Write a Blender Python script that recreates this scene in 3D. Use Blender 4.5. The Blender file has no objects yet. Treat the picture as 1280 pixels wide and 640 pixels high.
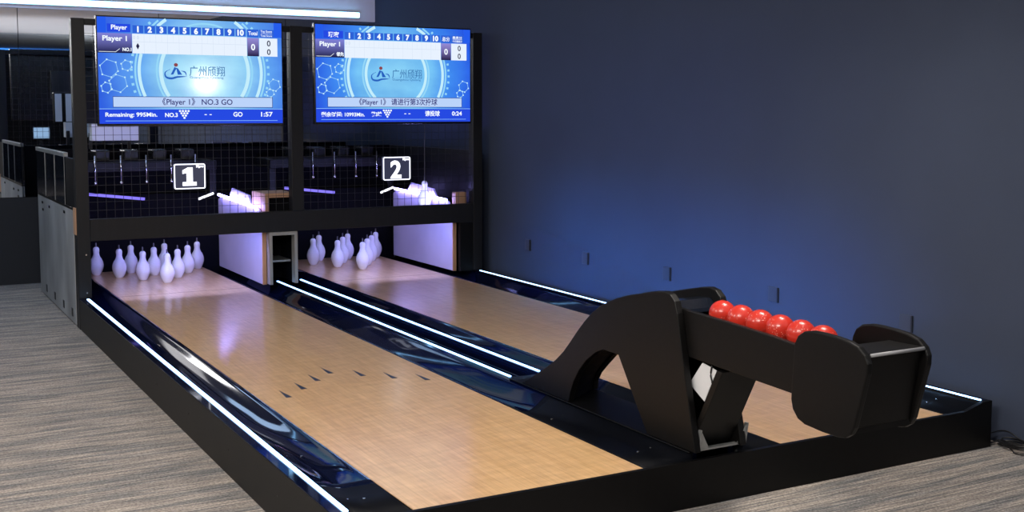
import bpy, bmesh, math, random
from mathutils import Vector, Matrix
random.seed(7)
PI = math.pi
C = bpy.context.scene.collection
ORG = {}

# ------------------------------------------------------------------ materials
def mat(name, col, rough=0.5, metal=0.0, spec=0.5, coat=0.0, coat_rough=0.05, emit=None, estr=0.0):
    m = bpy.data.materials.new(name); m.use_nodes = True
    b = m.node_tree.nodes['Principled BSDF']
    b.inputs['Base Color'].default_value = (*col, 1)
    b.inputs['Roughness'].default_value = rough
    b.inputs['Metallic'].default_value = metal
    b.inputs['Specular IOR Level'].default_value = spec
    b.inputs['Coat Weight'].default_value = coat
    b.inputs['Coat Roughness'].default_value = coat_rough
    if emit:
        b.inputs['Emission Color'].default_value = (*emit, 1)
        b.inputs['Emission Strength'].default_value = estr
    return m

def noise_var(m, scale=(40, 40, 40), amount=0.25, bump=0.0, nscale=1.0, detail=3):
    """multiply the base colour by a soft noise and optionally bump it"""
    nt = m.node_tree; N = nt.nodes; L = nt.links; b = N['Principled BSDF']
    tc = N.new('ShaderNodeTexCoord'); mp = N.new('ShaderNodeMapping'); mp.inputs['Scale'].default_value = scale
    L.new(tc.outputs['Object'], mp.inputs['Vector'])
    n = N.new('ShaderNodeTexNoise'); n.inputs['Scale'].default_value = nscale; n.inputs['Detail'].default_value = detail
    L.new(mp.outputs[0], n.inputs['Vector'])
    c = b.inputs['Base Color'].default_value[:3]
    r = N.new('ShaderNodeValToRGB')
    r.color_ramp.elements[0].position = 0.3; r.color_ramp.elements[1].position = 0.7
    r.color_ramp.elements[0].color = (*[x*(1-amount) for x in c], 1)
    r.color_ramp.elements[1].color = (*[min(1, x*(1+amount)) for x in c], 1)
    L.new(n.outputs[0], r.inputs[0]); L.new(r.outputs[0], b.inputs['Base Color'])
    if bump:
        bp = N.new('ShaderNodeBump'); bp.inputs['Strength'].default_value = bump; bp.inputs['Distance'].default_value = 0.002
        L.new(n.outputs[0], bp.inputs['Height']); L.new(bp.outputs[0], b.inputs['Normal'])
    return m

def emis(name, col, s=1.0):
    m = bpy.data.materials.new(name); m.use_nodes = True
    nt = m.node_tree; nt.nodes.clear()
    e = nt.nodes.new('ShaderNodeEmission'); o = nt.nodes.new('ShaderNodeOutputMaterial')
    e.inputs[0].default_value = (*col, 1); e.inputs[1].default_value = s
    nt.links.new(e.outputs[0], o.inputs[0]); return m

def s2l(r, g, b):
    f = lambda v: (v/255/12.92) if v/255 <= 0.04045 else ((v/255+0.055)/1.055)**2.4
    return (f(r), f(g), f(b))

M = {}
M['black_board'] = noise_var(mat('black_board', (0.0035, 0.0034, 0.0037), 0.45, spec=0.2), (30, 3, 30), 0.15)
M['rack_black'] = noise_var(mat('rack_black', (0.0045, 0.0041, 0.0040), 0.42, spec=0.24), (3, 30, 30), 0.15)
M['edge_grey'] = mat('edge_grey', (0.06, 0.058, 0.056), 0.35)
M['lip_grey'] = mat('lip_grey', (0.32, 0.32, 0.33), 0.35)
M['gloss_black'] = mat('gloss_black', (0.006, 0.008, 0.014), 0.10, spec=0.6)
M['gutter'] = mat('gutter_black', (0.0018, 0.0035, 0.016), 0.05, spec=0.16)
M['gutter'].node_tree.nodes['Principled BSDF'].inputs['Specular Tint'].default_value = (0.3, 0.55, 1.0, 1)
M['shelf'] = mat('shelf_black', (0.0028, 0.0034, 0.0055), 0.45, spec=0.10)
M['side_board'] = noise_var(mat('side_board', (0.0100, 0.0096, 0.0094), 0.5, spec=0.25), (5, 5, 5), 0.12)
M['post'] = noise_var(mat('post_black', (0.0095, 0.0095, 0.011), 0.45, spec=0.3), (30, 30, 3), 0.12)
M['pit_cloth'] = mat('pit_cloth', (0.004, 0.004, 0.006), 0.9, spec=0.1)
M['wire'] = mat('wire_black', (0.012, 0.012, 0.014), 0.4)
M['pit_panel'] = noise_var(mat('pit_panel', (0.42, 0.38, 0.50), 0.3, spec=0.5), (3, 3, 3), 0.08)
M['pin'] = mat('pin_white', (0.82, 0.80, 0.80), 0.25, spec=0.5, coat=0.3)
M['ferrule'] = mat('ferrule', (0.16, 0.15, 0.15), 0.4, metal=0.5)
M['plywood'] = noise_var(mat('plywood', (0.42, 0.24, 0.14), 0.6), (20, 20, 3), 0.2)
M['frame_metal'] = mat('frame_metal', (0.34, 0.33, 0.31), 0.45, metal=0.3)
M['steel'] = noise_var(mat('steel', (0.36, 0.37, 0.37), 0.35, metal=0.6), (30, 30, 30), 0.15)
M['grey_sheet'] = noise_var(mat('grey_sheet', (0.30, 0.31, 0.32), 0.5, metal=0.2, spec=0.4), (1.5, 2.5, 1.5), 0.3)
M['dark_plastic'] = mat('dark_plastic', (0.01, 0.01, 0.011), 0.25)
M['bezel'] = mat('bezel', (0.006, 0.006, 0.008), 0.25)
M['wall_dark'] = noise_var(mat('wall_slate', (0.048, 0.060, 0.094), 0.75, spec=0.15), (2, 2, 2), 0.04)
M['wall_low'] = mat('wall_low_grey', (0.022, 0.025, 0.032), 0.7, spec=0.2)
M['wall_far'] = mat('wall_far', (0.006, 0.007, 0.010), 0.7, spec=0.2)
M['ceiling'] = noise_var(mat('ceiling_white', (0.78, 0.78, 0.80), 0.9, spec=0.1), (1, 1, 1), 0.03)
M['ceiling_dark'] = mat('ceiling_grey', (0.42, 0.46, 0.50), 0.9, spec=0.1)
M['plate'] = mat('socket_plate', (0.040, 0.050, 0.075), 0.4)
M['plate_dark'] = mat('socket_slot', (0.008, 0.009, 0.014), 0.5)
M['cable'] = mat('cable_black', (0.008, 0.008, 0.009), 0.4)
M['stud'] = mat('stud', (0.75, 0.73, 0.70), 0.2, metal=0.9)
M['chrome'] = mat('chrome', (0.6, 0.6, 0.65), 0.15, metal=1.0)
M['marker'] = mat('arrow_marker', (0.03, 0.04, 0.075), 0.3)
M['white_panel'] = mat('white_banner', (0.75, 0.76, 0.78), 0.6)
M['joint'] = mat('joint_dark', (0.05, 0.03, 0.02), 0.5)
M['led'] = emis('led_blue_white', (0.26, 0.52, 1.0), 7.5)
M['led_side'] = emis('led_side_blue_white', (0.33, 0.58, 1.0), 7.5)
M['led_cove'] = emis('led_cove', (0.28, 0.60, 1.0), 8.0)
M['led_violet'] = emis('led_violet', (0.34, 0.30, 1.0), 48.0)
M['pin_light'] = emis('pin_light_violet', (0.32, 0.36, 1.0), 160.0)
M['led_violet_dim'] = emis('led_violet_dim', (0.25, 0.20, 1.0), 1.1)
M['neon_white'] = emis('neon_white', (0.88, 0.90, 1.0), 2.2)
M['sign_face'] = mat('sign_face', (0.03, 0.032, 0.05), 0.3, emit=(0.05, 0.055, 0.11), estr=0.5)
M['blue_neon'] = emis('blue_neon', (0.05, 0.18, 1.0), 3.0)
M['far_line'] = emis('far_blue_line', (0.06, 0.30, 1.0), 1.6)
M['pale_screen'] = emis('pale_screen', (0.35, 0.55, 0.8), 0.9)

def mirror_mat():
    m = mat('dark_mirror', (0.80, 0.83, 0.88), 0.012, metal=1.0); return m
M['mirror'] = mirror_mat()

def wood_mat():
    m = mat('maple_lane', (0.5, 0.33, 0.19), 0.30, spec=0.45, coat=0.6, coat_rough=0.15)
    nt = m.node_tree; N = nt.nodes; L = nt.links; b = N['Principled BSDF']
    tc = N.new('ShaderNodeTexCoord'); mp = N.new('ShaderNodeMapping')
    mp.inputs['Rotation'].default_value = (0, 0, PI/2)
    L.new(tc.outputs['Object'], mp.inputs['Vector'])
    br = N.new('ShaderNodeTexBrick'); br.inputs['Scale'].default_value = 1.0
    br.inputs['Brick Width'].default_value = 0.42; br.inputs['Row Height'].default_value = 0.028
    br.inputs['Mortar Size'].default_value = 0.0006; br.inputs['Mortar Smooth'].default_value = 0.3
    br.inputs['Color1'].default_value = (*s2l(226, 186, 136), 1)
    br.inputs['Color2'].default_value = (*s2l(217, 175, 124), 1)
    br.inputs['Mortar'].default_value = (*s2l(198, 156, 108), 1)
    br.offset = 0.37
    L.new(mp.outputs[0], br.inputs['Vector'])
    mp2 = N.new('ShaderNodeMapping'); mp2.inputs['Scale'].default_value = (60, 3.5, 1)
    L.new(tc.outputs['Object'], mp2.inputs['Vector'])
    n = N.new('ShaderNodeTexNoise'); n.inputs['Scale'].default_value = 1.5; n.inputs['Detail'].default_value = 4
    L.new(mp2.outputs[0], n.inputs['Vector'])
    mp3 = N.new('ShaderNodeMapping'); mp3.inputs['Scale'].default_value = (7, 22, 1)
    L.new(tc.outputs['Object'], mp3.inputs['Vector'])
    n2 = N.new('ShaderNodeTexNoise'); n2.inputs['Scale'].default_value = 1.0; n2.inputs['Detail'].default_value = 2
    L.new(mp3.outputs[0], n2.inputs['Vector'])
    r = N.new('ShaderNodeValToRGB'); r.color_ramp.elements[0].position = 0.35; r.color_ramp.elements[1].position = 0.68
    r.color_ramp.elements[0].color = (0.87, 0.85, 0.83, 1); r.color_ramp.elements[1].color = (1.06, 1.06, 1.06, 1)
    L.new(n.outputs[0], r.inputs[0])
    r2 = N.new('ShaderNodeValToRGB'); r2.color_ramp.elements[0].position = 0.35; r2.color_ramp.elements[1].position = 0.65
    r2.color_ramp.elements[0].color = (0.92, 0.91, 0.90, 1); r2.color_ramp.elements[1].color = (1.05, 1.05, 1.05, 1)
    L.new(n2.outputs[0], r2.inputs[0])
    x = N.new('ShaderNodeMix'); x.data_type = 'RGBA'; x.blend_type = 'MULTIPLY'; x.inputs[0].default_value = 1
    L.new(br.outputs[0], x.inputs[6]); L.new(r.outputs[0], x.inputs[7])
    x2 = N.new('ShaderNodeMix'); x2.data_type = 'RGBA'; x2.blend_type = 'MULTIPLY'; x2.inputs[0].default_value = 1
    L.new(x.outputs[2], x2.inputs[6]); L.new(r2.outputs[0], x2.inputs[7])
    L.new(x2.outputs[2], b.inputs['Base Color'])
    return m
M['wood'] = wood_mat()

def carpet_mat():
    m = mat('striped_carpet', (0.2, 0.18, 0.16), 0.95, spec=0.05)
    nt = m.node_tree; N = nt.nodes; L = nt.links; b = N['Principled BSDF']
    tc = N.new('ShaderNodeTexCoord')
    def nz(sc, det, rough=0.6):
        mp = N.new('ShaderNodeMapping'); mp.inputs['Scale'].default_value = sc
        L.new(tc.outputs['Object'], mp.inputs['Vector'])
        n = N.new('ShaderNodeTexNoise'); n.inputs['Scale'].default_value = 1; n.inputs['Detail'].default_value = det
        n.inputs['Roughness'].default_value = rough
        L.new(mp.outputs[0], n.inputs['Vector']); return n.outputs[0]
    fine = nz((3, 120, 1), 3); broad = nz((1.6, 17, 1), 2); pile = nz((95, 120, 1), 3)
    hue = nz((0.9, 6.3, 3), 2)
    r1 = N.new('ShaderNodeValToRGB'); e = r1.color_ramp.elements
    e[0].position = 0.36; e[0].color = (*s2l(108, 107, 108), 1)
    e[1].position = 0.64; e[1].color = (*s2l(170, 162, 153), 1)
    k = e.new(0.5); k.color = (*s2l(138, 132, 126), 1)
    L.new(fine, r1.inputs[0])
    r2 = N.new('ShaderNodeValToRGB'); e = r2.color_ramp.elements
    e[0].position = 0.38; e[0].color = (0.66, 0.70, 0.75, 1); e[1].position = 0.56; e[1].color = (1.05, 1.02, 0.99, 1)
    L.new(broad, r2.inputs[0])
    r3 = N.new('ShaderNodeValToRGB'); e = r3.color_ramp.elements
    e[0].position = 0.3; e[0].color = (0.62, 0.62, 0.64, 1); e[1].position = 0.7; e[1].color = (1.55, 1.55, 1.55, 1)
    L.new(pile, r3.inputs[0])
    def mul(a, c):
        x = N.new('ShaderNodeMix'); x.data_type = 'RGBA'; x.blend_type = 'MULTIPLY'; x.inputs[0].default_value = 1
        L.new(a, x.inputs[6]); L.new(c, x.inputs[7]); return x.outputs[2]
    L.new(mul(mul(r1.outputs[0], r2.outputs[0]), r3.outputs[0]), b.inputs['Base Color'])
    bp = N.new('ShaderNodeBump'); bp.inputs['Strength'].default_value = 0.5; bp.inputs['Distance'].default_value = 0.004
    L.new(pile, bp.inputs['Height']); L.new(bp.outputs[0], b.inputs['Normal'])
    return m
M['carpet'] = carpet_mat()

def ball_mat():
    m = mat('red_ball', (0.56, 0.03, 0.016), 0.3, spec=0.4, coat=0.25, coat_rough=0.06)
    nt = m.node_tree; N = nt.nodes; L = nt.links; b = N['Principled BSDF']
    tc = N.new('ShaderNodeTexCoord')
    v = N.new('ShaderNodeTexVoronoi'); v.inputs['Scale'].default_value = 130
    L.new(tc.outputs['Object'], v.inputs['Vector'])
    n = N.new('ShaderNodeTexNoise'); n.inputs['Scale'].default_value = 22; n.inputs['Detail'].default_value = 1
    L.new(tc.outputs['Object'], n.inputs['Vector'])
    r = N.new('ShaderNodeValToRGB'); e = r.color_ramp.elements
    e[0].position = 0.18; e[0].color = (1, 1, 1, 1); e[1].position = 0.26; e[1].color = (0, 0, 0, 1)
    L.new(v.outputs['Distance'], r.inputs[0])
    r2 = N.new('ShaderNodeValToRGB'); e = r2.color_ramp.elements
    e[0].position = 0.52; e[0].color = (0, 0, 0, 1); e[1].position = 0.60; e[1].color = (1, 1, 1, 1)
    L.new(n.outputs[0], r2.inputs[0])
    mu = N.new('ShaderNodeMath'); mu.operation = 'MULTIPLY'; L.new(r.outputs[0], mu.inputs[0]); L.new(r2.outputs[0], mu.inputs[1])
    x = N.new('ShaderNodeMix'); x.data_type = 'RGBA'
    x.inputs[6].default_value = (0.56, 0.030, 0.016, 1); x.inputs[7].default_value = (0.85, 0.45, 0.38, 1)
    L.new(mu.outputs[0], x.inputs[0]); L.new(x.outputs[2], b.inputs['Base Color'])
    return m
M['ball'] = ball_mat()

# ------------------------------------------------------------------ helpers
def bx(bm, x0, x1, y0, y1, z0, z1, rot=None, piv=None):
    r = bmesh.ops.create_cube(bm, size=1)
    vs = r['verts']
    bmesh.ops.scale(bm, vec=(x1-x0, y1-y0, z1-z0), verts=vs)
    bmesh.ops.translate(bm, vec=((x0+x1)/2, (y0+y1)/2, (z0+z1)/2), verts=vs)
    if rot is not None:
        p = Vector(piv) if piv else Vector(((x0+x1)/2, (y0+y1)/2, (z0+z1)/2))
        bmesh.ops.rotate(bm, cent=p, matrix=rot, verts=vs)
    return vs

def prism_x(bm, pts, x0, x1):
    """polygon pts in (y,z), extruded along x"""
    a = [bm.verts.new((x0, y, z)) for y, z in pts]; b = [bm.verts.new((x1, y, z)) for y, z in pts]
    n = len(pts)
    fa = bm.faces.new(a); fb = bm.faces.new(b[::-1])
    for i in range(n):
        j = (i+1) % n; bm.faces.new((a[j], a[i], b[i], b[j]))
    bm.normal_update()
    bmesh.ops.recalc_face_normals(bm, faces=bm.faces[:])

def prism_z(bm, pts, z0, z1):
    a = [bm.verts.new((x, y, z0)) for x, y in pts]; b = [bm.verts.new((x, y, z1)) for x, y in pts]
    n = len(pts); bm.faces.new(a[::-1]); bm.faces.new(b)
    for i in range(n):
        j = (i+1) % n; bm.faces.new((a[i], a[j], b[j], b[i]))
    bmesh.ops.recalc_face_normals(bm, faces=bm.faces[:])

def cyl(bm, p, q, r, seg=16, r2=None):
    p = Vector(p); q = Vector(q); d = q-p
    m = Matrix.Translation((p+q)/2) @ d.to_track_quat('Z', 'Y').to_matrix().to_4x4()
    bmesh.ops.create_cone(bm, cap_ends=True, segments=seg, radius1=r, radius2=r if r2 is None else r2, depth=d.length, matrix=m)

def lathe(bm, prof, seg=24, cx=0, cy=0):
    rings = []
    for r, z in prof:
        if r < 1e-6: rings.append([bm.verts.new((cx, cy, z))])
        else: rings.append([bm.verts.new((cx+r*math.cos(2*PI*i/seg), cy+r*math.sin(2*PI*i/seg), z)) for i in range(seg)])
    for a, b in zip(rings, rings[1:]):
        for i in range(seg):
            j = (i+1) % seg
            if len(a) == 1 and len(b) == 1: continue
            if len(a) == 1: bm.faces.new((a[0], b[j], b[i]))
            elif len(b) == 1: bm.faces.new((a[i], a[j], b[0]))
            else: bm.faces.new((a[i], a[j], b[j], b[i]))
    bmesh.ops.recalc_face_normals(bm, faces=bm.faces[:])

def catmull(P, n=6):
    out = []
    P = [Vector(p) for p in P]; Q = [P[0]*2-P[1]] + P + [P[-1]*2-P[-2]]
    for i in range(1, len(Q)-2):
        a, b, c, d = Q[i-1:i+3]
        for k in range(n):
            t = k/n
            out.append(0.5*((2*b)+(c-a)*t+(2*a-5*b+4*c-d)*t*t+(3*b-a-3*c+d)*t**3))
    out.append(P[-1]); return out

def tube(bm, P, r, seg=6):
    P = [Vector(p) for p in P]; prev = None; up = Vector((0, 0, 1))
    for i, p in enumerate(P):
        t = (P[min(i+1, len(P)-1)]-P[max(i-1, 0)]).normalized()
        s = t.cross(up); s = s.normalized() if s.length > 1e-4 else Vector((1, 0, 0))
        u = s.cross(t).normalized()
        ring = [bm.verts.new(p+(s*math.cos(2*PI*k/seg)+u*math.sin(2*PI*k/seg))*r) for k in range(seg)]
        if prev:
            for k in range(seg): bm.faces.new((prev[k], prev[(k+1) % seg], ring[(k+1) % seg], ring[k]))
        else: bm.faces.new(ring)
        prev = ring
    bm.faces.new(prev[::-1]); bmesh.ops.recalc_face_normals(bm, faces=bm.faces[:])

def tag(o, label=None, cat=None, group=None, kind=None):
    if label: o['label'] = label
    if cat: o['category'] = cat
    if group: o['group'] = group
    if kind: o['kind'] = kind
    return o

def thing(name, label, cat, loc=(0, 0, 0), group=None):
    o = bpy.data.objects.new(name, None); C.objects.link(o); o.location = loc
    o.empty_display_size = 0.05
    ORG[o.name] = Vector(loc); return tag(o, label, cat, group)

def obj(name, bm, m, parent=None, smooth=False, bevel=0, seg=2, org=None):
    """bm is in world coordinates; the object's origin is the parent's, or org"""
    o0 = ORG[parent.name] if parent is not None else Vector(org or (0, 0, 0))
    bmesh.ops.translate(bm, vec=-o0, verts=bm.verts[:])
    me = bpy.data.meshes.new(name); bm.to_mesh(me); bm.free()
    for mm in (m if isinstance(m, (list, tuple)) else [m]): me.materials.append(mm)
    o = bpy.data.objects.new(name, me); C.objects.link(o)
    if parent is not None: o.parent = parent
    else: o.location = o0
    ORG[o.name] = o0
    if smooth:
        for p in me.polygons: p.use_smooth = True
    if bevel:
        md = o.modifiers.new('bevel', 'BEVEL'); md.width = bevel; md.segments = seg; md.limit_method = 'ANGLE'
    return o

def box(name, dims, m, parent=None, bevel=0, org=None, **k):
    bm = bmesh.new(); bx(bm, *dims, **k); return obj(name, bm, m, parent, bevel=bevel, org=org)

def struct(name, o): o['kind'] = 'structure'; return o

def dup(root, loc, label=None):
    r = root.copy(); C.objects.link(r); r.location = loc
    if label: r['label'] = label
    for ch in list(root.children):
        c = ch.copy(); C.objects.link(c); c.parent = r
        for g in list(ch.children):
            d = g.copy(); C.objects.link(d); d.parent = c
    return r

# ------------------------------------------------------------------ dimensions
FZ = -0.19                 # carpet level; the lane surface is z = 0
W = 1.0; G = 0.704; X2 = W+G; XR = X2+W
YM = 5.20                  # front of the pin machine
RW = 3.10; YB = 7.80; CZ = 2.78; XL = -7.0; YF = -9.0

# ------------------------------------------------------------------ room
struct('floor', box('floor', (XL, RW+0.1, YF, YB+0.1, FZ-0.1, FZ), M['carpet']))['kind'] = 'structure'
struct('wall_right', box('wall_right', (RW, RW+0.12, YF, YB+0.12, FZ, CZ), M['wall_dark']))
struct('wall_left', box('wall_left', (XL-0.12, XL, YF, YB+0.12, FZ, CZ), M['wall_low']))
struct('wall_front', box('wall_front', (XL, RW, YF-0.12, YF, FZ, CZ), M['wall_far']))
wb = bmesh.new()
bx(wb, XL, RW, YB+0.02, YB+0.14, FZ, 0.60)
bx(wb, XL, RW, YB+0.02, YB+0.14, 0.60, 2.32)
bx(wb, XL, RW, YB-0.0, YB+0.14, FZ, 0.605)
struct('wall_back', obj('wall_back', wb, M['wall_low']))
struct('trim_1', box('trim_1', (XL, RW, YB-0.02, YB+0.14, 2.32, CZ), M['ceiling']))
bm = bmesh.new()
bx(bm, XL, RW+0.12, -3.7, YB+0.14, CZ, CZ+0.1)
struct('ceiling', obj('ceiling', bm, M['ceiling']))
struct('trim_2', box('trim_2', (XL, RW+0.12, YF, -3.7, CZ-0.02, CZ+0.08), M['ceiling_dark']))
# mirror panels on the back wall
xs = [XL, -5.36, -4.11, -2.86, -1.61, -0.36, 0.89, 2.14, RW]
mt = thing('wall_mirror', 'wide panelled mirror above the dark dado behind the pin machine', 'mirror', (0, YB, 0.61))
for a, b in zip(xs, xs[1:]):
    box('mirror_panel', (a+0.003, b-0.003, YB+0.002, YB+0.018, 0.61, 2.318), M['mirror'], mt)
# cove light
lt = thing('cove_light', 'long blue-white light bar above the mirror behind the left screen', 'light', (0, YB-0.05, 2.36))
box('housing', (-4.5, 2.92, YB-0.05, YB-0.02, 2.345, 2.415), M['frame_metal'], lt, bevel=0.004)
box('light_tube', (-4.49, 2.91, YB-0.075, YB-0.05, 2.355, 2.405), M['led_cove'], lt, bevel=0.008)

# wall sockets on the right wall
sock = None
slabels = ['dark wall socket nearest the pin machine on the blue wall',
           'wall socket second from the pin machine on the blue wall',
           'middle one of the five wall sockets on the blue wall',
           'wall socket behind the red balls on the blue wall',
           'wall socket nearest the camera above the rack end on the blue wall']
for i, (y, z) in enumerate([(4.57, 0.31), (3.70, 0.295), (2.68, 0.305), (1.62, 0.31), (0.60, 0.30)]):
    if sock is None:
        sock = thing('wall_socket', slabels[0], 'socket', (RW, y, z), 'sockets along the blue wall')
        box('plate', (RW-0.008, RW+0.001, y-0.045, y+0.045, z-0.045, z+0.045), M['plate'], sock, bevel=0.003)
        bm = bmesh.new()
        bx(bm, RW-0.013, RW-0.007, y-0.047, y-0.037, z-0.045, z+0.045)
        obj('switch_slot', bm, M['plate_dark'], sock)
    else: dup(sock, (RW, y, z), slabels[i])

# ------------------------------------------------------------------ lanes
lane_names = [('left', 0.0), ('right', X2)]
arrow_local = [(0.140, 1.87), (0.262, 2.00), (0.386, 2.14), (0.505, 2.27), (0.635, 2.13), (0.760, 2.00), (0.895, 1.88)]
lanes = []
for nm, x0 in lane_names:
    t = thing('bowling_lane', ('pale maple bowling lane with dark arrow markers, nearer one on the left' if nm == 'left'
              else 'pale maple bowling lane beside the blue wall, passing behind the ball rack'), 'bowling lane', (x0, 0, 0), 'maple lanes')
    box('lane_surface', (x0+0.004, x0+W-0.004, 0.004, 6.85, -0.05, 0.0), M['wood'], t)
    for ax, ay in arrow_local:
        # slim dart pointing to the pins
        bm = bmesh.new()
        prism_z(bm, [(x0+ax-0.015, ay-0.085), (x0+ax+0.015, ay-0.085), (x0+ax, ay+0.075)], 0.0002, 0.0010)
        obj('arrow_marker', bm, M['marker'], t)
    bm = bmesh.new(); bx(bm, x0+0.004, x0+W-0.004, 5.38, 5.384, 0.0, 0.0006)
    obj('joint_line', bm, M['joint'], t)
    lanes.append(t)

# ------------------------------------------------------------------ gutters
def smooth01(t): t = max(0, min(1, t)); return t*t*(3-2*t)
def gutter(name, label, xa, xb, ysplit, y0=0.006, y1=6.85, flat0=0.35, flat1=1.75):
    """xa = lane side, xb = rail side; scooped trough which rises to a flat shelf near the front"""
    NU = 20
    t = thing(name, label, 'gutter', (min(xa, xb), 0, 0), 'glossy black gutters')
    allys = sorted(set([y0, 0.2, 0.35, ysplit] + [0.35+1.5*i/26 for i in range(1, 27)] + [2.2, 3, 4, 5, 6, y1]))
    for pn, ys, mm in (('front_shelf', [y for y in allys if y <= ysplit], M['shelf']), ('trough', [y for y in allys if y >= ysplit], M['gutter'])):
        bm = bmesh.new(); rows = []
        for y in ys:
            D = 0.078*smooth01((y-flat0)/(flat1-flat0)); row = []
            for k in range(NU+1):
                u = k/NU; x = xa+(xb-xa)*u
                s = math.sin(PI*min(1, max(0, (u-0.07)/0.93)))
                z = 0.0+0.026*smooth01((u-0.5)/0.5) - D*(abs(s)**0.8)
                if u < 0.07: z = 0.001
                row.append(bm.verts.new((x, y, z)))
            rows.append(row)
        for a, b in zip(rows, rows[1:]):
            for k in range(NU): bm.faces.new((a[k], a[k+1], b[k+1], b[k]))
        # solid underside
        bot = [[bm.verts.new((xx, y, -0.11)) for xx in (xa, xb)] for y in (ys[0], ys[-1])]
        bm.faces.new([bot[0][0], bot[0][1]] + [rows[0][k] for k in range(NU, -1, -1)])
        bm.faces.new([bot[1][1], bot[1][0]] + [rows[-1][k] for k in range(NU+1)])
        bm.faces.new([bot[0][0]]+[q[0] for q in rows]+[bot[1][0]])
        bm.faces.new([bot[0][1], bot[1][1]]+[q[NU] for q in rows[::-1]])
        bm.faces.new([bot[0][0], bot[1][0], bot[1][1], bot[0][1]])
        bmesh.ops.recalc_face_normals(bm, faces=bm.faces[:])
        obj(pn, bm, mm, t, smooth=True)
    # pairs of small bright screws near the front
    sg = 1 if xb > xa else -1
    for y in (0.20, 0.89):
        for u in (0.105, 0.170):
            bm = bmesh.new(); x = xa+sg*u
            zz = 0.026*smooth01((u/0.25-0.5)/0.5)
            Dd = 0.078*smooth01((y-flat0)/(flat1-flat0)); s = math.sin(PI*((u/0.25)-0.07)/0.93)
            z = zz-Dd*abs(s)**0.8
            cyl(bm, (x, y, z-0.003), (x, y, z+0.0030), 0.0050, 12)
            obj('screw', bm, M['stud'], t)
    return t
GW = 0.238
gutter('gutter', 'glossy black gutter on the outer left edge of the left lane', -0.001, -GW, 0.35)
gutter('gutter', 'glossy black gutter right of the left lane, along the centre channel', W+0.001, W+GW, 1.15)
gutter('gutter', 'glossy black gutter left of the right lane, behind the ball rack', X2-0.001, X2-GW, 1.30)
gutter('gutter', 'glossy black gutter between the right lane and the blue wall', XR+0.001, XR+GW, 1.6)

# ------------------------------------------------------------------ outer rails with LED strips
def rail(label, x0, x1, led0, led1, outer, y_led0=0.0, y_led1=YM-0.06):
    t = thing('side_rail', label, 'side rail', (min(x0, x1), 0, FZ), 'lit side rails')
    bm = bmesh.new(); a, b = sorted((x0, x1))
    pts = [(a, b)]
    bx(bm, a, b, 0.004, YM-0.002, FZ, 0.030)
    obj('side_panel', bm, M['side_board'], t, bevel=0.002)
    bx_cap = bmesh.new(); bx(bx_cap, a+0.0005, b-0.0005, 0.005, YM-0.004, 0.0305, 0.0355)
    obj('gloss_cap', bx_cap, M['gutter'], t, bevel=0.0015)
    l0, l1 = sorted((led0, led1))
    bm = bmesh.new(); bx(bm, l0, l1, y_led0+0.006, y_led1, 0.0356, 0.0405)
    obj('led_strip', bm, M['led_side'], t, bevel=0.0015)
    for y in [0.35, 0.6, 1.3, 2.0, 2.7, 3.04, 3.7, 4.4]:
        bm = bmesh.new(); xo = a if outer < 0 else b
        cyl(bm, (xo-0.0015, y, -0.075), (xo+0.0015, y, -0.075), 0.005, 10)
        obj('bolt', bm, M['dark_plastic'], t)
    return t
rail('black side rail with a glowing blue-white strip facing the carpet aisle on the left', -0.240, -0.300, -0.241, -0.259, -1)
rail('black side rail with a glowing strip along the foot of the blue wall', XR+0.240, XR+0.300, XR+0.244, XR+0.256, 1)

# centre channel between the two inner gutters
t = thing('centre_channel', 'black ball-return channel with two glowing strips between the lanes', 'ball return channel', (W+GW, 0, 0))
xc0 = W+GW+0.002; xc1 = X2-GW-0.002; xm = (xc0+xc1)/2
box('channel_bed', (xc0, xc1, 0.006, 6.85, -0.12, -0.035), M['gutter'], t)
for s, xa in ((0, xc0), (1, xc1-0.032)):
    box('channel_rail', (xa, xa+0.032, 0.02, 6.0, -0.0345, 0.026), M['gutter'], t, bevel=0.003)
    xx = xa+0.007 if s == 0 else xa+0.010
    bm = bmesh.new(); bx(bm, xx, xx+0.015, 1.555 if s == 0 else 1.59, 5.42, 0.0262, 0.031); obj('led_strip', bm, M['led'], t, bevel=0.0015)
for dx in (-0.045, -0.015, 0.015, 0.045):
    box('guide_ridge', (xm+dx-0.005, xm+dx+0.005, 1.47, 6.0, -0.034, -0.018), M['gutter'], t, bevel=0.003)
t = thing('channel_cover', 'black cover board over the front of the ball-return channel, under the rack', 'cover', (xm, 0, 0))
bm = bmesh.new()
prism_x(bm, [(0.008, 0.0268), (0.008, 0.034), (1.44, 0.034), (1.54, 0.0268)], xc0-0.02, xc1+0.02)
obj('cover_board', bm, M['black_board'], t, bevel=0.004)
# front board of the whole platform
t = thing('front_board', 'long low black board across the front ends of both lanes', 'fascia', (1.35, 0, FZ))
bm = bmesh.new()
pts = [(-0.302, FZ), (XR+0.302, FZ), (XR+0.302, 0.034), (XR+0.245, 0.034), (XR+0.12, 0.002), (-0.12, 0.002), (-0.245, 0.034), (-0.302, 0.034)]
vs0 = [bm.verts.new((x, -0.018, z)) for x, z in pts]; vs1 = [bm.verts.new((x, 0.003, z)) for x, z in pts]
bm.faces.new(vs0); bm.faces.new(vs1[::-1])
for i in range(len(pts)):
    j = (i+1) % len(pts); bm.faces.new((vs0[j], vs0[i], vs1[i], vs1[j]))
bmesh.ops.recalc_face_normals(bm, faces=bm.faces[:])
obj('board', bm, M['black_board'], t)
# substructure under the lanes
t = thing('platform_base', 'black timber base carrying the two lanes', 'platform', (1.35, 3, FZ))
bm = bmesh.new()
bx(bm, -0.238, XR+0.238, 0.01, 6.9, FZ, -0.122)
obj('base_frame', bm, M['black_board'], t)

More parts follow.
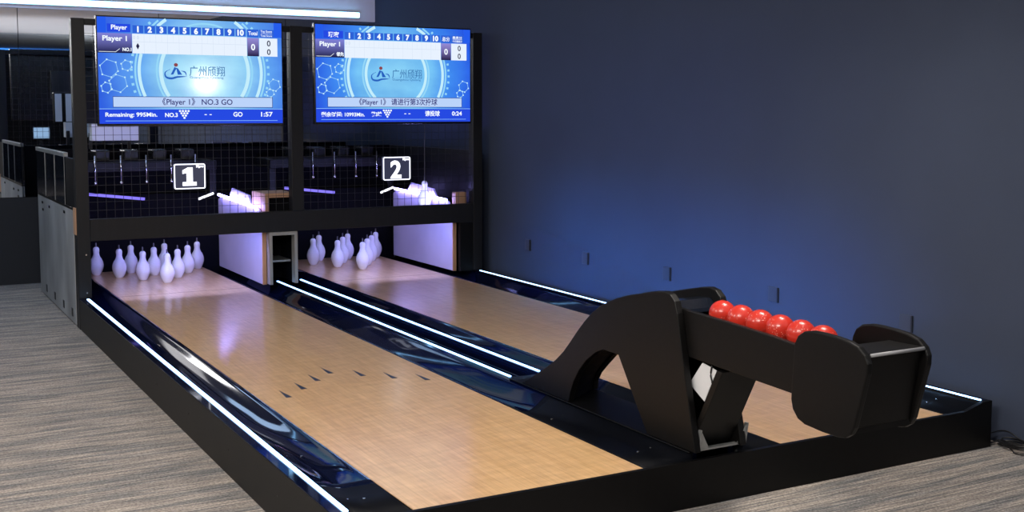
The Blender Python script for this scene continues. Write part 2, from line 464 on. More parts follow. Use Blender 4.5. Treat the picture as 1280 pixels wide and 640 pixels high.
# ------------------------------------------------------------------ pins
def pin_profile():
    # duckpin-like bulb with short neck and round head, 0.245 m tall
    P = [(0.0, 0.0), (0.021, 0.0), (0.026, 0.004), (0.040, 0.035), (0.0485, 0.068), (0.0495, 0.092), (0.045, 0.118), (0.036, 0.143),
         (0.0265, 0.166), (0.0225, 0.184), (0.0225, 0.196), (0.0245, 0.207), (0.0250, 0.219), (0.0225, 0.231), (0.015, 0.240), (0.006, 0.2435), (0, 0.2437)]
    Q = [P[0], P[1]] + [(max(0, v.x), v.y) for v in catmull([(a, b, 0) for a, b in P[1:-1]], 3)] + [P[-1]]
    out = []
    for q in Q:
        if not out or (abs(q[0]-out[-1][0])+abs(q[1]-out[-1][1])) > 1e-5: out.append(q)
    return out
PX, PY, PS, PR = 0.5, 5.953, 0.285, 0.243
grid = [(0, 0), (-.5, 1), (.5, 1), (-1, 2), (0, 2), (1, 2), (-1.5, 3), (-.5, 3), (.5, 3), (1.5, 3)]
plabel = ['front pin of the triangle', 'left pin of the second row', 'right pin of the second row',
          'leftmost pin of the third row', 'middle pin of the third row', 'rightmost pin of the third row',
          'far left corner pin of the back row', 'second from left in the back row',
          'third from left in the back row', 'far right corner pin of the back row']
proto = None
for nm, x0 in lane_names:
    for (a, b), pl in zip(grid, plabel):
        loc = (x0+PX+a*PS, PY+b*PR, 0.0)
        lab = 'white pin on the %s lane, %s' % (nm, pl)
        if proto is None:
            proto = thing('bowling_pin', lab, 'bowling pin', loc)
            bm = bmesh.new(); lathe(bm, [(q*(1.17 if h < 0.15 else 1.08 if h < 0.2 else 1.04), h) for q, h in pin_profile()], 28, loc[0], loc[1]); obj('pin_body', bm, M['pin'], proto, smooth=True)
            bm = bmesh.new(); cyl(bm, (loc[0], loc[1], 0.241), (loc[0], loc[1], 0.276), 0.0068, 12, 0.0050)
            obj('cord_ferrule', bm, M['ferrule'], proto, smooth=False)
            proto['group'] = 'pins on the left lane'; cur = proto
        else:
            cur = dup(proto, loc, lab); cur['group'] = 'pins on the %s lane' % nm

hp = dup(proto, (2.675, 5.66, 0.545), 'white pin hanging on its cord beside the right violet side board')
hp['group'] = 'lifted pins'
bm = bmesh.new(); cyl(bm, (2.675, 5.66, 0.822), (2.675, 5.66, 1.70), 0.0015, 6)
ORG[hp.name] = Vector((2.675, 5.66, 0.545)); obj('cord', bm, M['ferrule'], hp)

# ------------------------------------------------------------------ pin machine frame
mf = thing('pin_machine', 'tall black machine frame with wire mesh panels over both lane ends', 'pin machine', (1.35, YM, FZ))
XA = -0.302; XB = XR+0.302; PT = 2.06
for a, b in ((XA, XA+0.09), (1.315, 1.412), (XB-0.085, XB)):
    box('post', (a, b, YM, YM+0.09, 0.612 if 0 < a < 2 else 0.0365, PT), M['post'], mf, bevel=0.003)
for a, b in ((XA, XA+0.062), (XB-0.062, XB)): box('post_foot', (a, b, YM, YM+0.09, FZ, 0.036), M['post'], mf)
box('top_beam', (XA+0.091, XB-0.086, YM+0.012, YM+0.08, PT-0.045, PT-0.002), M['post'], mf, bevel=0.003)
box('lower_beam', (XA+0.091, XB-0.086, YM+0.004, YM+0.07, 0.452, 0.611), M['post'], mf, bevel=0.003)
for a, b in ((XA+0.092, 1.314), (1.413, XB-0.086)):
    bm = bmesh.new(); z0, z1 = 0.612, PT-0.046; y = YM+0.03
    n = round((b-a)/0.062)
    for i in range(n+1):
        x = a+(b-a)*i/n; bx(bm, x-0.0014, x+0.0014, y-0.0014, y+0.0014, z0, z1)
    n = round((z1-z0)/0.062)
    for i in range(n+1):
        z = z0+(z1-z0)*i/n; bx(bm, a, b, y+0.0016, y+0.0044, z-0.0014, z+0.0014)
    obj('wire_mesh', bm, M['wire'], mf)
# closed black boards below the beam
box('end_panel', (XR+0.095, XB-0.086, YM+0.01, YM+0.05, 0.032, 0.451), M['black_board'], mf)
for x, z in ((-0.245, 0.355), (-0.245, 0.075)):
    bm = bmesh.new()
    bmesh.ops.create_cone(bm, cap_ends=False, segments=16, radius1=0.011, radius2=0.011, depth=0.006, matrix=Matrix.Translation((x, YM-0.002, z)) @ Matrix.Rotation(PI/2, 4, 'X'))
    r = bmesh.ops.create_cone(bm, cap_ends=True, segments=16, radius1=0.006, radius2=0.006, depth=0.008, matrix=Matrix.Translation((x, YM-0.002, z)) @ Matrix.Rotation(PI/2, 4, 'X'))
    obj('lock', bm, M['stud'], mf)
# machine body sides, back
box('back_panel', (XA+0.03, XB-0.02, 7.16, 7.19, FZ, 1.06), M['pit_cloth'], mf)
box('pit_curtain', (-0.20, XB-0.09, 6.91, 6.93, FZ, 0.66), M['pit_cloth'], mf)
box('right_side_panel', (XB-0.02, XB, YM+0.091, 7.19, FZ, 1.06), M['black_board'], mf)
# left flank: grey sheet below, three glossy black doors above
bm = bmesh.new(); bx(bm, XA-0.004, XA+0.02, 5.33, 7.24, FZ+0.012, 0.672)
gs = obj('grey_side_sheet', bm, M['grey_sheet'], mf, bevel=0.002)
for y in (5.50, 5.92, 6.38, 6.85):
    bm = bmesh.new(); bx(bm, XA-0.007, XA-0.003, y-0.03, y+0.03, FZ+0.055, FZ+0.115)
    obj('slot', bm, M['plate_dark'], mf)
for y, z in ((5.75, 0.63), (6.55, 0.61), (6.95, 0.62), (6.93, 0.56)):
    bm = bmesh.new(); bx(bm, XA-0.008, XA-0.003, y-0.035, y+0.035, z-0.01, z+0.01)
    obj('latch', bm, M['dark_plastic'], mf)
box('black_upper_side', (XA, XA+0.02, 5.30, 5.66, 0.68, 1.05), M['black_board'], mf)
for y0, y1 in ((5.67, 6.17), (6.18, 6.70), (6.71, 7.24)):
    d = box('upper_door', (XA-0.006, XA+0.012, y0, y1, 0.69, 1.052), M['gloss_black'], mf, bevel=0.003)
    box('door_edge_trim', (XA-0.009, XA-0.0062, y0-0.004, y0+0.005, 0.69, 1.052), M['steel'], d)
box('top_trim', (XA-0.010, XA+0.02, 5.66, 7.25, 1.053, 1.085), M['steel'], mf, bevel=0.002)
box('plywood_block', (XA-0.006, XA+0.0, 5.22, 5.325, 0.50, 0.695), M['plywood'], mf)
box('middle_trim', (XA-0.006, XA+0.018, 5.33, 7.24, 0.673, 0.689), M['black_board'], mf)
box('black_lower_side', (XA, XA+0.02, 5.291, 5.329, FZ, 0.499), M['black_board'], mf)
# pit dividers (white boards washed by the violet tubes)
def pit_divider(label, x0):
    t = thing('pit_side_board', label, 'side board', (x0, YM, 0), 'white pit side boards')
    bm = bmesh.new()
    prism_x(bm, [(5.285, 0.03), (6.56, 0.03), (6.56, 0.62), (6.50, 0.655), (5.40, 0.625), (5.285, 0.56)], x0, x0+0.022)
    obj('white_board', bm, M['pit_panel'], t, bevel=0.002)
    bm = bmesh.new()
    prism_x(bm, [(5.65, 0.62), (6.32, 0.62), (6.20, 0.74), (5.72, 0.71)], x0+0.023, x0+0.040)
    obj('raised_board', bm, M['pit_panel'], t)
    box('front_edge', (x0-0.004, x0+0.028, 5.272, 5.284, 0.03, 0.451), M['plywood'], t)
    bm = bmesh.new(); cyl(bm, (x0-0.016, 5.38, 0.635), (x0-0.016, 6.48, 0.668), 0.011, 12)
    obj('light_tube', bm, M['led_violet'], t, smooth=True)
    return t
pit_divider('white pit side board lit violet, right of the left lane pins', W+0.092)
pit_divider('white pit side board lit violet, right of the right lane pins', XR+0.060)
# plywood box of the ball return between the lanes
t = thing('ball_return_box', 'plywood and metal ball-return housing between the pin decks', 'ball return', (1.24, 5.28, 0))
bm = bmesh.new()
a, b, y0, y1 = 1.122, 1.372, 5.285, 5.64
bx(bm, a, a+0.03, y0, y1, 0.50, 0.75); bx(bm, b-0.03, b, y0, y1, 0.50, 0.75); bx(bm, a+0.0305, b-0.0305, y0, y1, 0.715, 0.75)
obj('plywood_body', bm, M['plywood'], t, bevel=0.001)
bm = bmesh.new()
bx(bm, a, a+0.02, y0, y1, 0.03, 0.499); bx(bm, b-0.02, b, y0, y1, 0.03, 0.499); bx(bm, a+0.0205, b-0.0205, y1-0.02, y1, 0.03, 0.499)
bx(bm, a+0.0305, b-0.0305, y0+0.05, y1-0.001, 0.50, 0.714)
obj('dark_liner', bm, M['pit_cloth'], t)
bm = bmesh.new(); f0 = 5.205
bx(bm, 1.125, 1.150, f0, 5.283, 0.035, 0.449); bx(bm, 1.330, 1.355, f0, 5.283, 0.035, 0.449); bx(bm, 1.1505, 1.3295, f0, 5.283, 0.422, 0.449)
obj('front_frame', bm, M['frame_metal'], t, bevel=0.002)
box('inner_shelf', (1.154, 1.326, 5.30, 5.60, 0.20, 0.215), M['steel'], t)
t = thing('end_block', 'small plywood block beside the post at the wall end of the machine', 'block', (XR+0.09, 5.285, 0))
box('block_body', (XR+0.092, XR+0.190, 5.285, 5.36, 0.453, 0.705), M['plywood'], t, bevel=0.002)

# cord mechanism above each lane, seen through the mesh
for nm, x0 in lane_names:
    t = thing('cord_mechanism', 'dark cord-lifting mechanism with hanging chrome rods above the %s lane pins' % nm, 'mechanism', (x0+0.5, 6.4, 0.6), 'cord mechanisms behind the mesh')
    bm = bmesh.new(); bx(bm, x0-0.12, x0+1.10, 6.62, 6.70, 0.88, 0.96); bx(bm, x0-0.12, x0+1.10, 7.02, 7.10, 0.88, 0.96)
    bx(bm, x0-0.12, x0-0.05, 6.701, 7.019, 0.88, 0.96); bx(bm, x0+1.03, x0+1.10, 6.701, 7.019, 0.88, 0.96)
    bx(bm, x0-0.12, x0-0.06, 6.64, 6.70, 0.66, 0.879); bx(bm, x0+1.04, x0+1.10, 6.64, 6.70, 0.66, 0.879)
    obj('carriage_frame', bm, M['black_board'], t, bevel=0.004)
    for i in range(5):
        x = x0+0.07+0.21*i
        bm = bmesh.new(); cyl(bm, (x, 6.60, 0.80), (x, 6.60, 1.02), 0.006, 8)
        r = obj('guide_rod', bm, M['chrome'], t, smooth=True)
        bm = bmesh.new(); bmesh.ops.create_uvsphere(bm, u_segments=10, v_segments=8, radius=0.013, matrix=Matrix.Translation((x, 6.60, 0.79)))
        obj('rod_tip', bm, M['stud'], r, smooth=True)
    bm = bmesh.new(); cyl(bm, (x0+0.0, 6.58, 0.700), (x0+0.45, 6.50, 0.650), 0.012, 10)
    obj('violet_tube', bm, M['led_violet_dim'], t, smooth=True)
    bm = bmesh.new()
    cyl(bm, (x0+0.90, 6.48, 0.635), (x0+1.035, 6.50, 0.68), 0.010, 10)
    obj('bright_tube', bm, M['neon_white'], t, smooth=True)
    for i in range(4):
        box('motor_housing', (x0+0.10+0.24*i, x0+0.22+0.24*i, 6.75, 6.98, 0.97, 1.06), M['dark_plastic'], t, bevel=0.01)
    t = thing('pin_light', 'violet light tube hidden behind the lower beam over the %s lane pins' % nm, 'light', (x0+0.5, 5.30, 0.57), 'pin lights behind the beam')
    bm = bmesh.new(); cyl(bm, (x0+0.02, 5.302, 0.570), (x0+0.98, 5.302, 0.570), 0.011, 12); obj('light_tube', bm, M['pin_light'], t, smooth=True)
    bm = bmesh.new(); bx(bm, x0+0.0, x0+1.0, 5.278, 5.289, 0.55, 0.60); bx(bm, x0+0.0, x0+1.0, 5.2895, 5.320, 0.586, 0.592); obj('reflector', bm, M['post'], t)

# ------------------------------------------------------------------ number signs
def text_mesh(s, size, bold=0.0, align='CENTER', extr=0.0):
    cu = bpy.data.curves.new('t', 'FONT'); cu.body = s; cu.size = size; cu.align_x = align; cu.align_y = 'CENTER'
    cu.offset = bold; cu.extrude = extr; cu.resolution_u = 4; cu.fill_mode = 'FRONT' if not extr else 'BOTH'
    ob = bpy.data.objects.new('t', cu); C.objects.link(ob)
    dg = bpy.context.evaluated_depsgraph_get(); dg.update()
    me = bpy.data.meshes.new_from_object(ob.evaluated_get(dg))
    bm = bmesh.new(); bm.from_mesh(me)
    bpy.data.objects.remove(ob); bpy.data.curves.remove(cu); bpy.data.meshes.remove(me)
    return bm

def place_text(bm, s, x, y, z, size, mi=0, bold=0.0, align='CENTER', fitw=None, extr=0.0, vcen=True):
    """add text facing -y, centred at (x,z); fitw = wished width"""
    tb = text_mesh(s, size, bold, align, extr)
    if not tb.verts: tb.free(); return
    xs_ = [v.co.x for v in tb.verts]; w = max(xs_)-min(xs_); sx = (fitw/w) if fitw and w > 0 else 1.0
    ys_ = [v.co.y for v in tb.verts]; cy = (max(ys_)+min(ys_))/2; cx = (max(xs_)+min(xs_))/2
    off = cx if align == 'CENTER' else (min(xs_) if align == 'LEFT' else max(xs_))
    vm = {}
    for v in tb.verts: vm[v.index] = bm.verts.new((x+(v.co.x-off)*sx, y-v.co.z, z+v.co.y-cy))
    for f in tb.faces:
        try: nf = bm.faces.new([vm[v.index] for v in f.verts]); nf.material_index = mi
        except ValueError: pass
    tb.free()

def rrect(x0, x1, z0, z1, r, n=5):
    P = []
    for cx, cz, a0 in ((x1-r, z1-r, 0), (x0+r, z1-r, 90), (x0+r, z0+r, 180), (x1-r, z0+r, 270)):
        for i in range(n+1):
            a = math.radians(a0+90*i/n); P.append((cx+r*math.cos(a), cz+r*math.sin(a)))
    return P

def slab_y(bm, P, y0, y1):
    """polygon P in (x,z) extruded in y"""
    a = [bm.verts.new((x, y0, z)) for x, z in P]; b = [bm.verts.new((x, y1, z)) for x, z in P]; n = len(P)
    bm.faces.new(a); bm.faces.new(b[::-1])
    for i in range(n): j = (i+1) % n; bm.faces.new((a[j], a[i], b[i], b[j]))
    bmesh.ops.recalc_face_normals(bm, faces=bm.faces[:])

def ring_y(bm, P, Q, y0, y1):
    n = len(P)
    a = [bm.verts.new((x, y0, z)) for x, z in P]; b = [bm.verts.new((x, y0, z)) for x, z in Q]
    c = [bm.verts.new((x, y1, z)) for x, z in P]; d = [bm.verts.new((x, y1, z)) for x, z in Q]
    for i in range(n):
        j = (i+1) % n
        bm.faces.new((a[i], a[j], b[j], b[i])); bm.faces.new((c[j], c[i], d[i], d[j]))
        bm.faces.new((a[j], a[i], c[i], c[j])); bm.faces.new((b[i], b[j], d[j], d[i]))
    bmesh.ops.recalc_face_normals(bm, faces=bm.faces[:])

for dig, x0, x1, z0, z1 in (('1', 0.388, 0.625, 0.812, 1.005), ('2', 2.072, 2.318, 0.832, 1.026)):
    y = 5.165
    t = thing('lane_number_sign', 'square illuminated sign reading %s on the wire mesh of the %s lane' % (dig, 'left' if dig == '1' else 'right'),
              'sign', ((x0+x1)/2, y, z0), 'lane number signs')
    bm = bmesh.new(); slab_y(bm, rrect(x0, x1, z0, z1, 0.016), y, y+0.028); obj('sign_box', bm, M['sign_face'], t)
    bm = bmesh.new()
    bx(bm, (x0+x1)/2-0.05, (x0+x1)/2-0.035, y+0.0285, YM+0.026, (z0+z1)/2-0.01, (z0+z1)/2+0.01); bx(bm, (x0+x1)/2+0.035, (x0+x1)/2+0.05, y+0.0285, YM+0.026, (z0+z1)/2-0.01, (z0+z1)/2+0.01)
    obj('mount', bm, M['wire'], t)
    bm = bmesh.new(); ring_y(bm, rrect(x0+0.002, x1-0.002, z0+0.002, z1-0.002, 0.015), rrect(x0+0.0095, x1-0.0095, z0+0.0095, z1-0.0095, 0.009), y-0.003, y-0.0003)
    obj('glowing_border', bm, M['neon_white'], t)
    bm = bmesh.new()
    if dig == '1':
        # slab-serif figure one
        cx = (x0+x1)/2-0.002; h = 0.138; zb = z0+0.026
        P = [(-.052, 0), (.052, 0), (.052, .028), (.024, .028), (.024, h), (-.012, h), (-.052, h-.022), (-.052, h-.048), (-.022, h-.042), (-.022, .028), (-.052, .028)]
        slab_y(bm, [(cx+p, zb+q) for p, q in P], y-0.003, y-0.0003)
    else:
        place_text(bm, '2', (x0+x1)/2-0.008, y-0.0015, (z0+z1)/2-0.008, 0.195, 0, 0.006, extr=0.001)
    obj('digit', bm, M['neon_white'], t)
    bm = bmesh.new(); place_text(bm, 'Mpro', x1-0.042, y-0.0015, z1-0.024, 0.026, 0, 0.0012, fitw=0.055, extr=0.0008)
    obj('small_lettering', bm, M['neon_white'], t)

# ------------------------------------------------------------------ score screens
def screen_base(cu, cr, wide):
    m = bpy.data.materials.new('screen_picture'); m.use_nodes = True; nt = m.node_tree; N = nt.nodes; L = nt.links
    b = N['Principled BSDF']; b.inputs['Base Color'].default_value = (0.01, 0.01, 0.012, 1); b.inputs['Roughness'].default_value = 0.09
    tc = N.new('ShaderNodeTexCoord'); mp = N.new('ShaderNodeMapping')
    L.new(tc.outputs['Generated'], mp.inputs['Vector'])
    mp.inputs['Location'].default_value = (-cu*1.74, 0, -0.5); mp.inputs['Scale'].default_value = (1.74, 0, 1.0)
    ln = N.new('ShaderNodeVectorMath'); ln.operation = 'LENGTH'; L.new(mp.outputs[0], ln.inputs[0])
    r = N.new('ShaderNodeValToRGB'); e = r.color_ramp.elements
    e[0].position = 0.0; e[0].color = (*s2l(*cr[0]), 1); e[1].position = 1.0; e[1].color = (*s2l(*cr[3]), 1)
    k = e.new(0.42); k.color = (*s2l(*cr[1]), 1); k = e.new(0.62); k.color = (*s2l(*cr[2]), 1)
    L.new(ln.outputs['Value'], r.inputs[0])
    n = N.new('ShaderNodeTexNoise'); n.inputs['Scale'].default_value = 5; n.inputs['Detail'].default_value = 3
    L.new(tc.outputs['Generated'], n.inputs['Vector'])
    r2 = N.new('ShaderNodeValToRGB'); e = r2.color_ramp.elements
    e[0].position = 0.3; e[0].color = (0.75, 0.78, 0.85, 1); e[1].position = 0.75; e[1].color = (1.25, 1.15, 1.0, 1)
    L.new(n.outputs[0], r2.inputs[0])
    x = N.new('ShaderNodeMix'); x.data_type = 'RGBA'; x.blend_type = 'MULTIPLY'; x.inputs[0].default_value = 0.8
    L.new(r.outputs[0], x.inputs[6]); L.new(r2.outputs[0], x.inputs[7])
    L.new(x.outputs[2], b.inputs['Emission Color']); b.inputs['Emission Strength'].default_value = 1.0
    return m

def grad_mat(name, top, bot):
    m = bpy.data.materials.new(name); m.use_nodes = True; nt = m.node_tree; nt.nodes.clear(); N = nt.nodes; L = nt.links
    e = N.new('ShaderNodeEmission'); o = N.new('ShaderNodeOutputMaterial'); tc = N.new('ShaderNodeTexCoord'); s = N.new('ShaderNodeSeparateXYZ')
    r = N.new('ShaderNodeValToRGB'); r.color_ramp.elements[0].color = (*s2l(*bot), 1); r.color_ramp.elements[1].color = (*s2l(*top), 1)
    L.new(tc.outputs['Generated'], s.inputs[0]); L.new(s.outputs['Z'], r.inputs[0]); L.new(r.outputs[0], e.inputs[0]); L.new(e.outputs[0], o.inputs[0])
    return m
E_ = {
 'white': emis('screen_white', s2l(232, 242, 255), 1.0), 'text_white': emis('screen_text', s2l(240, 248, 255), 1.1),
 'deep': emis('screen_deep_blue', s2l(38, 74, 226), 1.0), 'head': emis('screen_header_blue', s2l(46, 98, 214), 1.0),
 'edge': emis('screen_edge_blue', s2l(38, 92, 235), 1.0), 'banner': emis('screen_banner', s2l(188, 212, 250), 1.0),
 'ink': emis('screen_ink', s2l(52, 48, 120), 1.0), 'line': emis('screen_outline', s2l(40, 60, 130), 1.0),
 'ring': emis('screen_ring', s2l(196, 238, 252), 1.0), 'ring2': emis('screen_ring_soft', s2l(150, 215, 248), 1.0),
 'hex': emis('screen_hex', s2l(150, 205, 248), 1.0), 'logo': emis('screen_logo_blue', s2l(38, 96, 190), 1.0),
 'logo2': emis('screen_logo_text', s2l(62, 120, 178), 1.0), 'brown': emis('screen_logo_dot', s2l(140, 70, 78), 1.0),
 'grid': emis('screen_grid', s2l(206, 220, 240), 1.0), 'navy': emis('screen_navy', s2l(34, 34, 70), 1.0),
}
GR = grad_mat('screen_player_cell', (128, 130, 215), (20, 20, 60))
GR2 = grad_mat('screen_total_cell', (150, 140, 215), (30, 20, 60))

def tv(label, x0, z1, w, lang, cu, rings, palette):
    h = w*0.575; y = 5.10
    t = thing('score_screen', label, 'screen', (x0+w/2, y, z1-h), 'score screens')
    bm = bmesh.new(); bx(bm, x0, x0+w, y, y+0.045, z1-h, z1); obj('casing', bm, M['bezel'], t, bevel=0.004)
    bm = bmesh.new(); bx(bm, x0+w*0.3, x0+w*0.7, y+0.0455, YM+0.024, z1-h*0.7, z1-h*0.3)
    obj('wall_bracket', bm, M['wire'], t)
    b0 = 0.010; px0 = x0+b0; pw = w-2*b0; pz1 = z1-b0; ph = h-2*b0-0.008
    X = lambda u: px0+pw*u
    Z = lambda v: pz1-ph*v
    bm = bmesh.new(); bx(bm, X(0), X(1), y-0.0015, y-0.0002, Z(1), Z(0))
    scr = obj('display', bm, screen_base(cu, palette, w), t)
    ly = y-0.0022
    def quad(bm, u0, u1, v0, v1, mi=0, yy=ly):
        vs = [bm.verts.new((X(a), yy, Z(c))) for a, c in ((u0, v1), (u1, v1), (u1, v0), (u0, v0))]
        f = bm.faces.new(vs); f.material_index = mi
    def quadw(bm, pts, mi=0, yy=ly):
        f = bm.faces.new([bm.verts.new((X(a), yy, Z(c))) for a, c in pts]); f.material_index = mi
    asp = pw/ph
    # soft rings and hexagons behind everything
    bm = bmesh.new()
    def arc(cu, r0, r1, mi, yy, lo=0.33, hi=0.745, dash=0):
        n = 180
        for i in range(n):
            if dash and (i//1) % dash: continue
            a, b = 2*PI*i/n, 2*PI*(i+1)/n
            P = [(cu+r*math.cos(q)/asp, 0.50+r*math.sin(q)) for r, q in ((r0, a), (r1, a), (r1, b), (r0, b))]
            vm_ = sum(p[1] for p in P)/4; um = sum(p[0] for p in P)/4
            if (lo < vm_ < hi or 0.01 < vm_ < 0.07) and 0.01 < um < 0.99: quadw(bm, P, mi, yy)
    for (c, r, th) in rings:
        arc(c, r, r+th, 0, ly); arc(c, r+th+0.012, r+th+0.03, 1, ly)
    arc(rings[-1][0], rings[-1][1]+0.075, rings[-1][1]+0.10, 1, ly, dash=3)
    def line(p, q, th, mi, yy):
        (u0, v0), (u1, v1) = p, q; dx = (u1-u0)*asp; dz = v1-v0; L_ = math.hypot(dx, dz) or 1
        nx, nz = -dz/L_*th/asp, dx/L_*th
        quadw(bm, [(u0-nx, v0-nz), (u1-nx, v1-nz), (u1+nx, v1+nz), (u0+nx, v0+nz)], mi, yy)
    obj('ring_graphic', bm, [E_['ring'], E_['ring2'], E_['hex']], scr)
    for hu, hv, hr in ((0.055, 0.48, 0.085), (0.10, 0.62, 0.085), (0.04, 0.66, 0.05), (0.955, 0.62, 0.06), (0.93, 0.70, 0.04), (0.145, 0.45, 0.05)):
        bm = bmesh.new()
        for k in range(6):
            a, b = PI/3*k+0.3, PI/3*(k+1)+0.3
            p = (hu+hr*math.cos(a)/asp, hv+hr*math.sin(a)); q = (hu+hr*math.cos(b)/asp, hv+hr*math.sin(b))
            if min(p[0], q[0]) > 0.005 and max(p[0], q[0]) < 0.995 and max(p[1], q[1]) < 0.74 and min(p[1], q[1]) > 0.34:
                line(p, q, 0.0028, 1, ly-0.0002)
                quad(bm, p[0]-0.004, p[0]+0.004, p[1]-0.007, p[1]+0.007, 0, ly-0.0003)
        obj('hexagon_graphic', bm, [E_['ring'], E_['hex']], scr)
    # score table
    bm = bmesh.new(); yy = ly-0.0006; y2 = yy-0.0003; y3 = y2-0.0003
    quad(bm, 0.0, 0.045, 0.0, 0.145, 2, yy); quad(bm, 0.955, 1.0, 0.0, 0.145, 2, yy)
    quad(bm, 0.05, 0.170, 0.062, 0.138, 1, yy)
    cu0, cu1 = 0.178, 0.796; cw = (cu1-cu0)/10
    for i in range(10):
        quad(bm, cu0+cw*i+0.003, cu0+cw*(i+1)-0.003, 0.070, 0.143, 0, yy)
        place_text(bm, str(i+1), X(cu0+cw*(i+0.5)), y2, Z(0.107), ph*0.074, 3, 0.0028)
    quad(bm, 0.802, 0.868, 0.070, 0.148, 0, yy); quad(bm, 0.872, 0.955, 0.070, 0.148, 0, yy)
    quad(bm, 0.178, 0.800, 0.150, 0.335, 4, yy); quad(bm, 0.870, 0.975, 0.155, 0.335, 4, yy)
    for i in range(1, 10): quad(bm, cu0+cw*i-0.0006, cu0+cw*i+0.0006, 0.150, 0.335, 6, y2)
    for i in range(10): quad(bm, cu0+cw*(i+0.5)-0.0004, cu0+cw*(i+0.5)+0.0004, 0.150, 0.225, 6, y2)
    quad(bm, cu0, 0.8, 0.224, 0.227, 6, y2)
    place_text(bm, 'Player' if lang == 'en' else '玩家', X(0.112), y2, Z(0.100), ph*0.060, 3, 0.0010)
    place_text(bm, 'Total' if lang == 'en' else '总分', X(0.835), y2, Z(0.109), ph*0.052, 3, 0.0008, fitw=pw*0.052)
    place_text(bm, 'Top Score' if lang == 'en' else '最高分', X(0.912), y2, Z(0.090), ph*0.030, 3, 0.0004, fitw=pw*0.066)
    place_text(bm, 'Total Score' if lang == 'en' else '今日最高分', X(0.912), y2, Z(0.130), ph*0.026, 3, 0.0003, fitw=pw*0.066)
    quad(bm, 0.880, 0.945, 0.108, 0.111, 3, y2)
    place_text(bm, '0', X(0.925), y2, Z(0.205), ph*0.078, 5, 0.0010); place_text(bm, '0', X(0.925), y2, Z(0.290), ph*0.078, 5, 0.0010)
    place_text(bm, '0', X(cu0+0.010), y2, Z(0.185), ph*0.045, 6, 0); place_text(bm, '0', X(cu0+0.030), y2, Z(0.185), ph*0.045, 6, 0)
    if lang == 'en': quadw(bm, [(0.206, 0.265), (0.215, 0.236), (0.206, 0.295-0.088), (0.197, 0.236)][::-1] if False else [(0.197, 0.266), (0.206, 0.298), (0.215, 0.266), (0.206, 0.236)], 5, y2)
    obj('score_table', bm, [E_['head'], E_['deep'], E_['edge'], E_['text_white'], E_['white'], E_['navy'], E_['grid']], scr)
    bm = bmesh.new(); quad(bm, 0.0, 0.176, 0.150, 0.335, 0, yy)
    obj('player_cell', bm, GR, scr)
    bm = bmesh.new(); place_text(bm, 'Player 1', X(0.088), y3, Z(0.205), ph*0.066, 0, 0.0012, fitw=pw*0.125)
    place_text(bm, 'NO.1' if lang == 'en' else '领先', X(0.150), y3, Z(0.300), ph*0.044, 0, 0.0012, fitw=pw*0.046)
    quad(bm, 0.005, 0.09, 0.322, 0.326, 0, y3)
    quadw(bm, [(0.088, 0.326), (0.112, 0.292), (0.114, 0.294), (0.092, 0.326)], 0, y3)
    obj('player_name', bm, E_['text_white'], scr)
    bm = bmesh.new(); quad(bm, 0.802, 0.868, 0.155, 0.335, 0, yy); obj('total_cell', bm, GR2, scr)
    bm = bmesh.new(); place_text(bm, '0', X(0.835), y3, Z(0.245), ph*0.085, 0, 0.0016); obj('total_figure', bm, E_['text_white'], scr)
    # maker's mark and name in the middle
    bm = bmesh.new(); c = 0.402; vz = 0.52
    def sweep(P, T, mi):
        P = catmull([(a, b, 0) for a, b in P], 6); n = len(P)
        for i in range(n-1):
            th = lambda k: T*math.sin(PI*min(0.96, max(0.06, k/(n-1))))
            a, b = P[i], P[i+1]; d = (b-a); L_ = math.hypot(d.x*asp, d.y) or 1
            nx, nz = -d.y/L_/asp, d.x*asp/L_
            quadw(bm, [(a.x-nx*th(i), a.y-nz*th(i)), (b.x-nx*th(i+1), b.y-nz*th(i+1)), (b.x+nx*th(i+1), b.y+nz*th(i+1)), (a.x+nx*th(i), a.y+nz*th(i))], mi, y2)
    sweep([(c-0.028, 0.478), (c-0.055, 0.510), (c-0.050, 0.555), (c-0.020, 0.566), (c+0.008, 0.552), (c+0.040, 0.548), (c+0.060, 0.546)], 0.010, 0)
    sweep([(c+0.030, 0.492), (c+0.052, 0.505), (c+0.060, 0.545)], 0.006, 0)
    quadw(bm, [(c-0.026, 0.530), (c-0.012, 0.528), (c+0.006, 0.470), (c-0.004, 0.455)], 0, y2)
    quadw(bm, [(c+0.004, 0.462), (c+0.014, 0.470), (c+0.036, 0.530), (c+0.012, 0.530)], 0, y2)
    quadw(bm, [(c+0.003+0.011*math.cos(2*PI*k/12), 0.436+0.018*math.sin(2*PI*k/12)) for k in range(12)][::-1], 1, y2)
    place_text(bm, '广州颀翔', X(0.575), y2, Z(0.492), ph*0.105, 2, 0.0004, fitw=pw*0.195)
    place_text(bm, 'Guangzhou Qixiang', X(0.572), y2, Z(0.556), ph*0.030, 2, 0.0002, fitw=pw*0.185)
    obj('centre_logo', bm, [E_['logo'], E_['brown'], E_['logo2']], scr)
    # message banner
    bm = bmesh.new()
    quad(bm, 0.070, 0.943, 0.742, 0.846, 1, yy); quad(bm, 0.0725, 0.940, 0.747, 0.841, 0, y2)
    place_text(bm, '《Player 1》 NO.3 GO' if lang == 'en' else '《Player 1》 请进行第3次投球', X(0.520), y3, Z(0.794), ph*0.075, 2, 0.0008, fitw=pw*(0.385 if lang == 'en' else 0.51))
    obj('message_banner', bm, [E_['banner'], E_['line'], E_['ink']], scr)
    bm = bmesh.new()
    quad(bm, 0.0, 1.0, 0.862, 1.0, 0, yy)
    quad(bm, 0.0, 1.0, 0.858, 0.863, 3, y2); quad(bm, 0.03, 0.97, 0.972, 0.976, 3, y2)
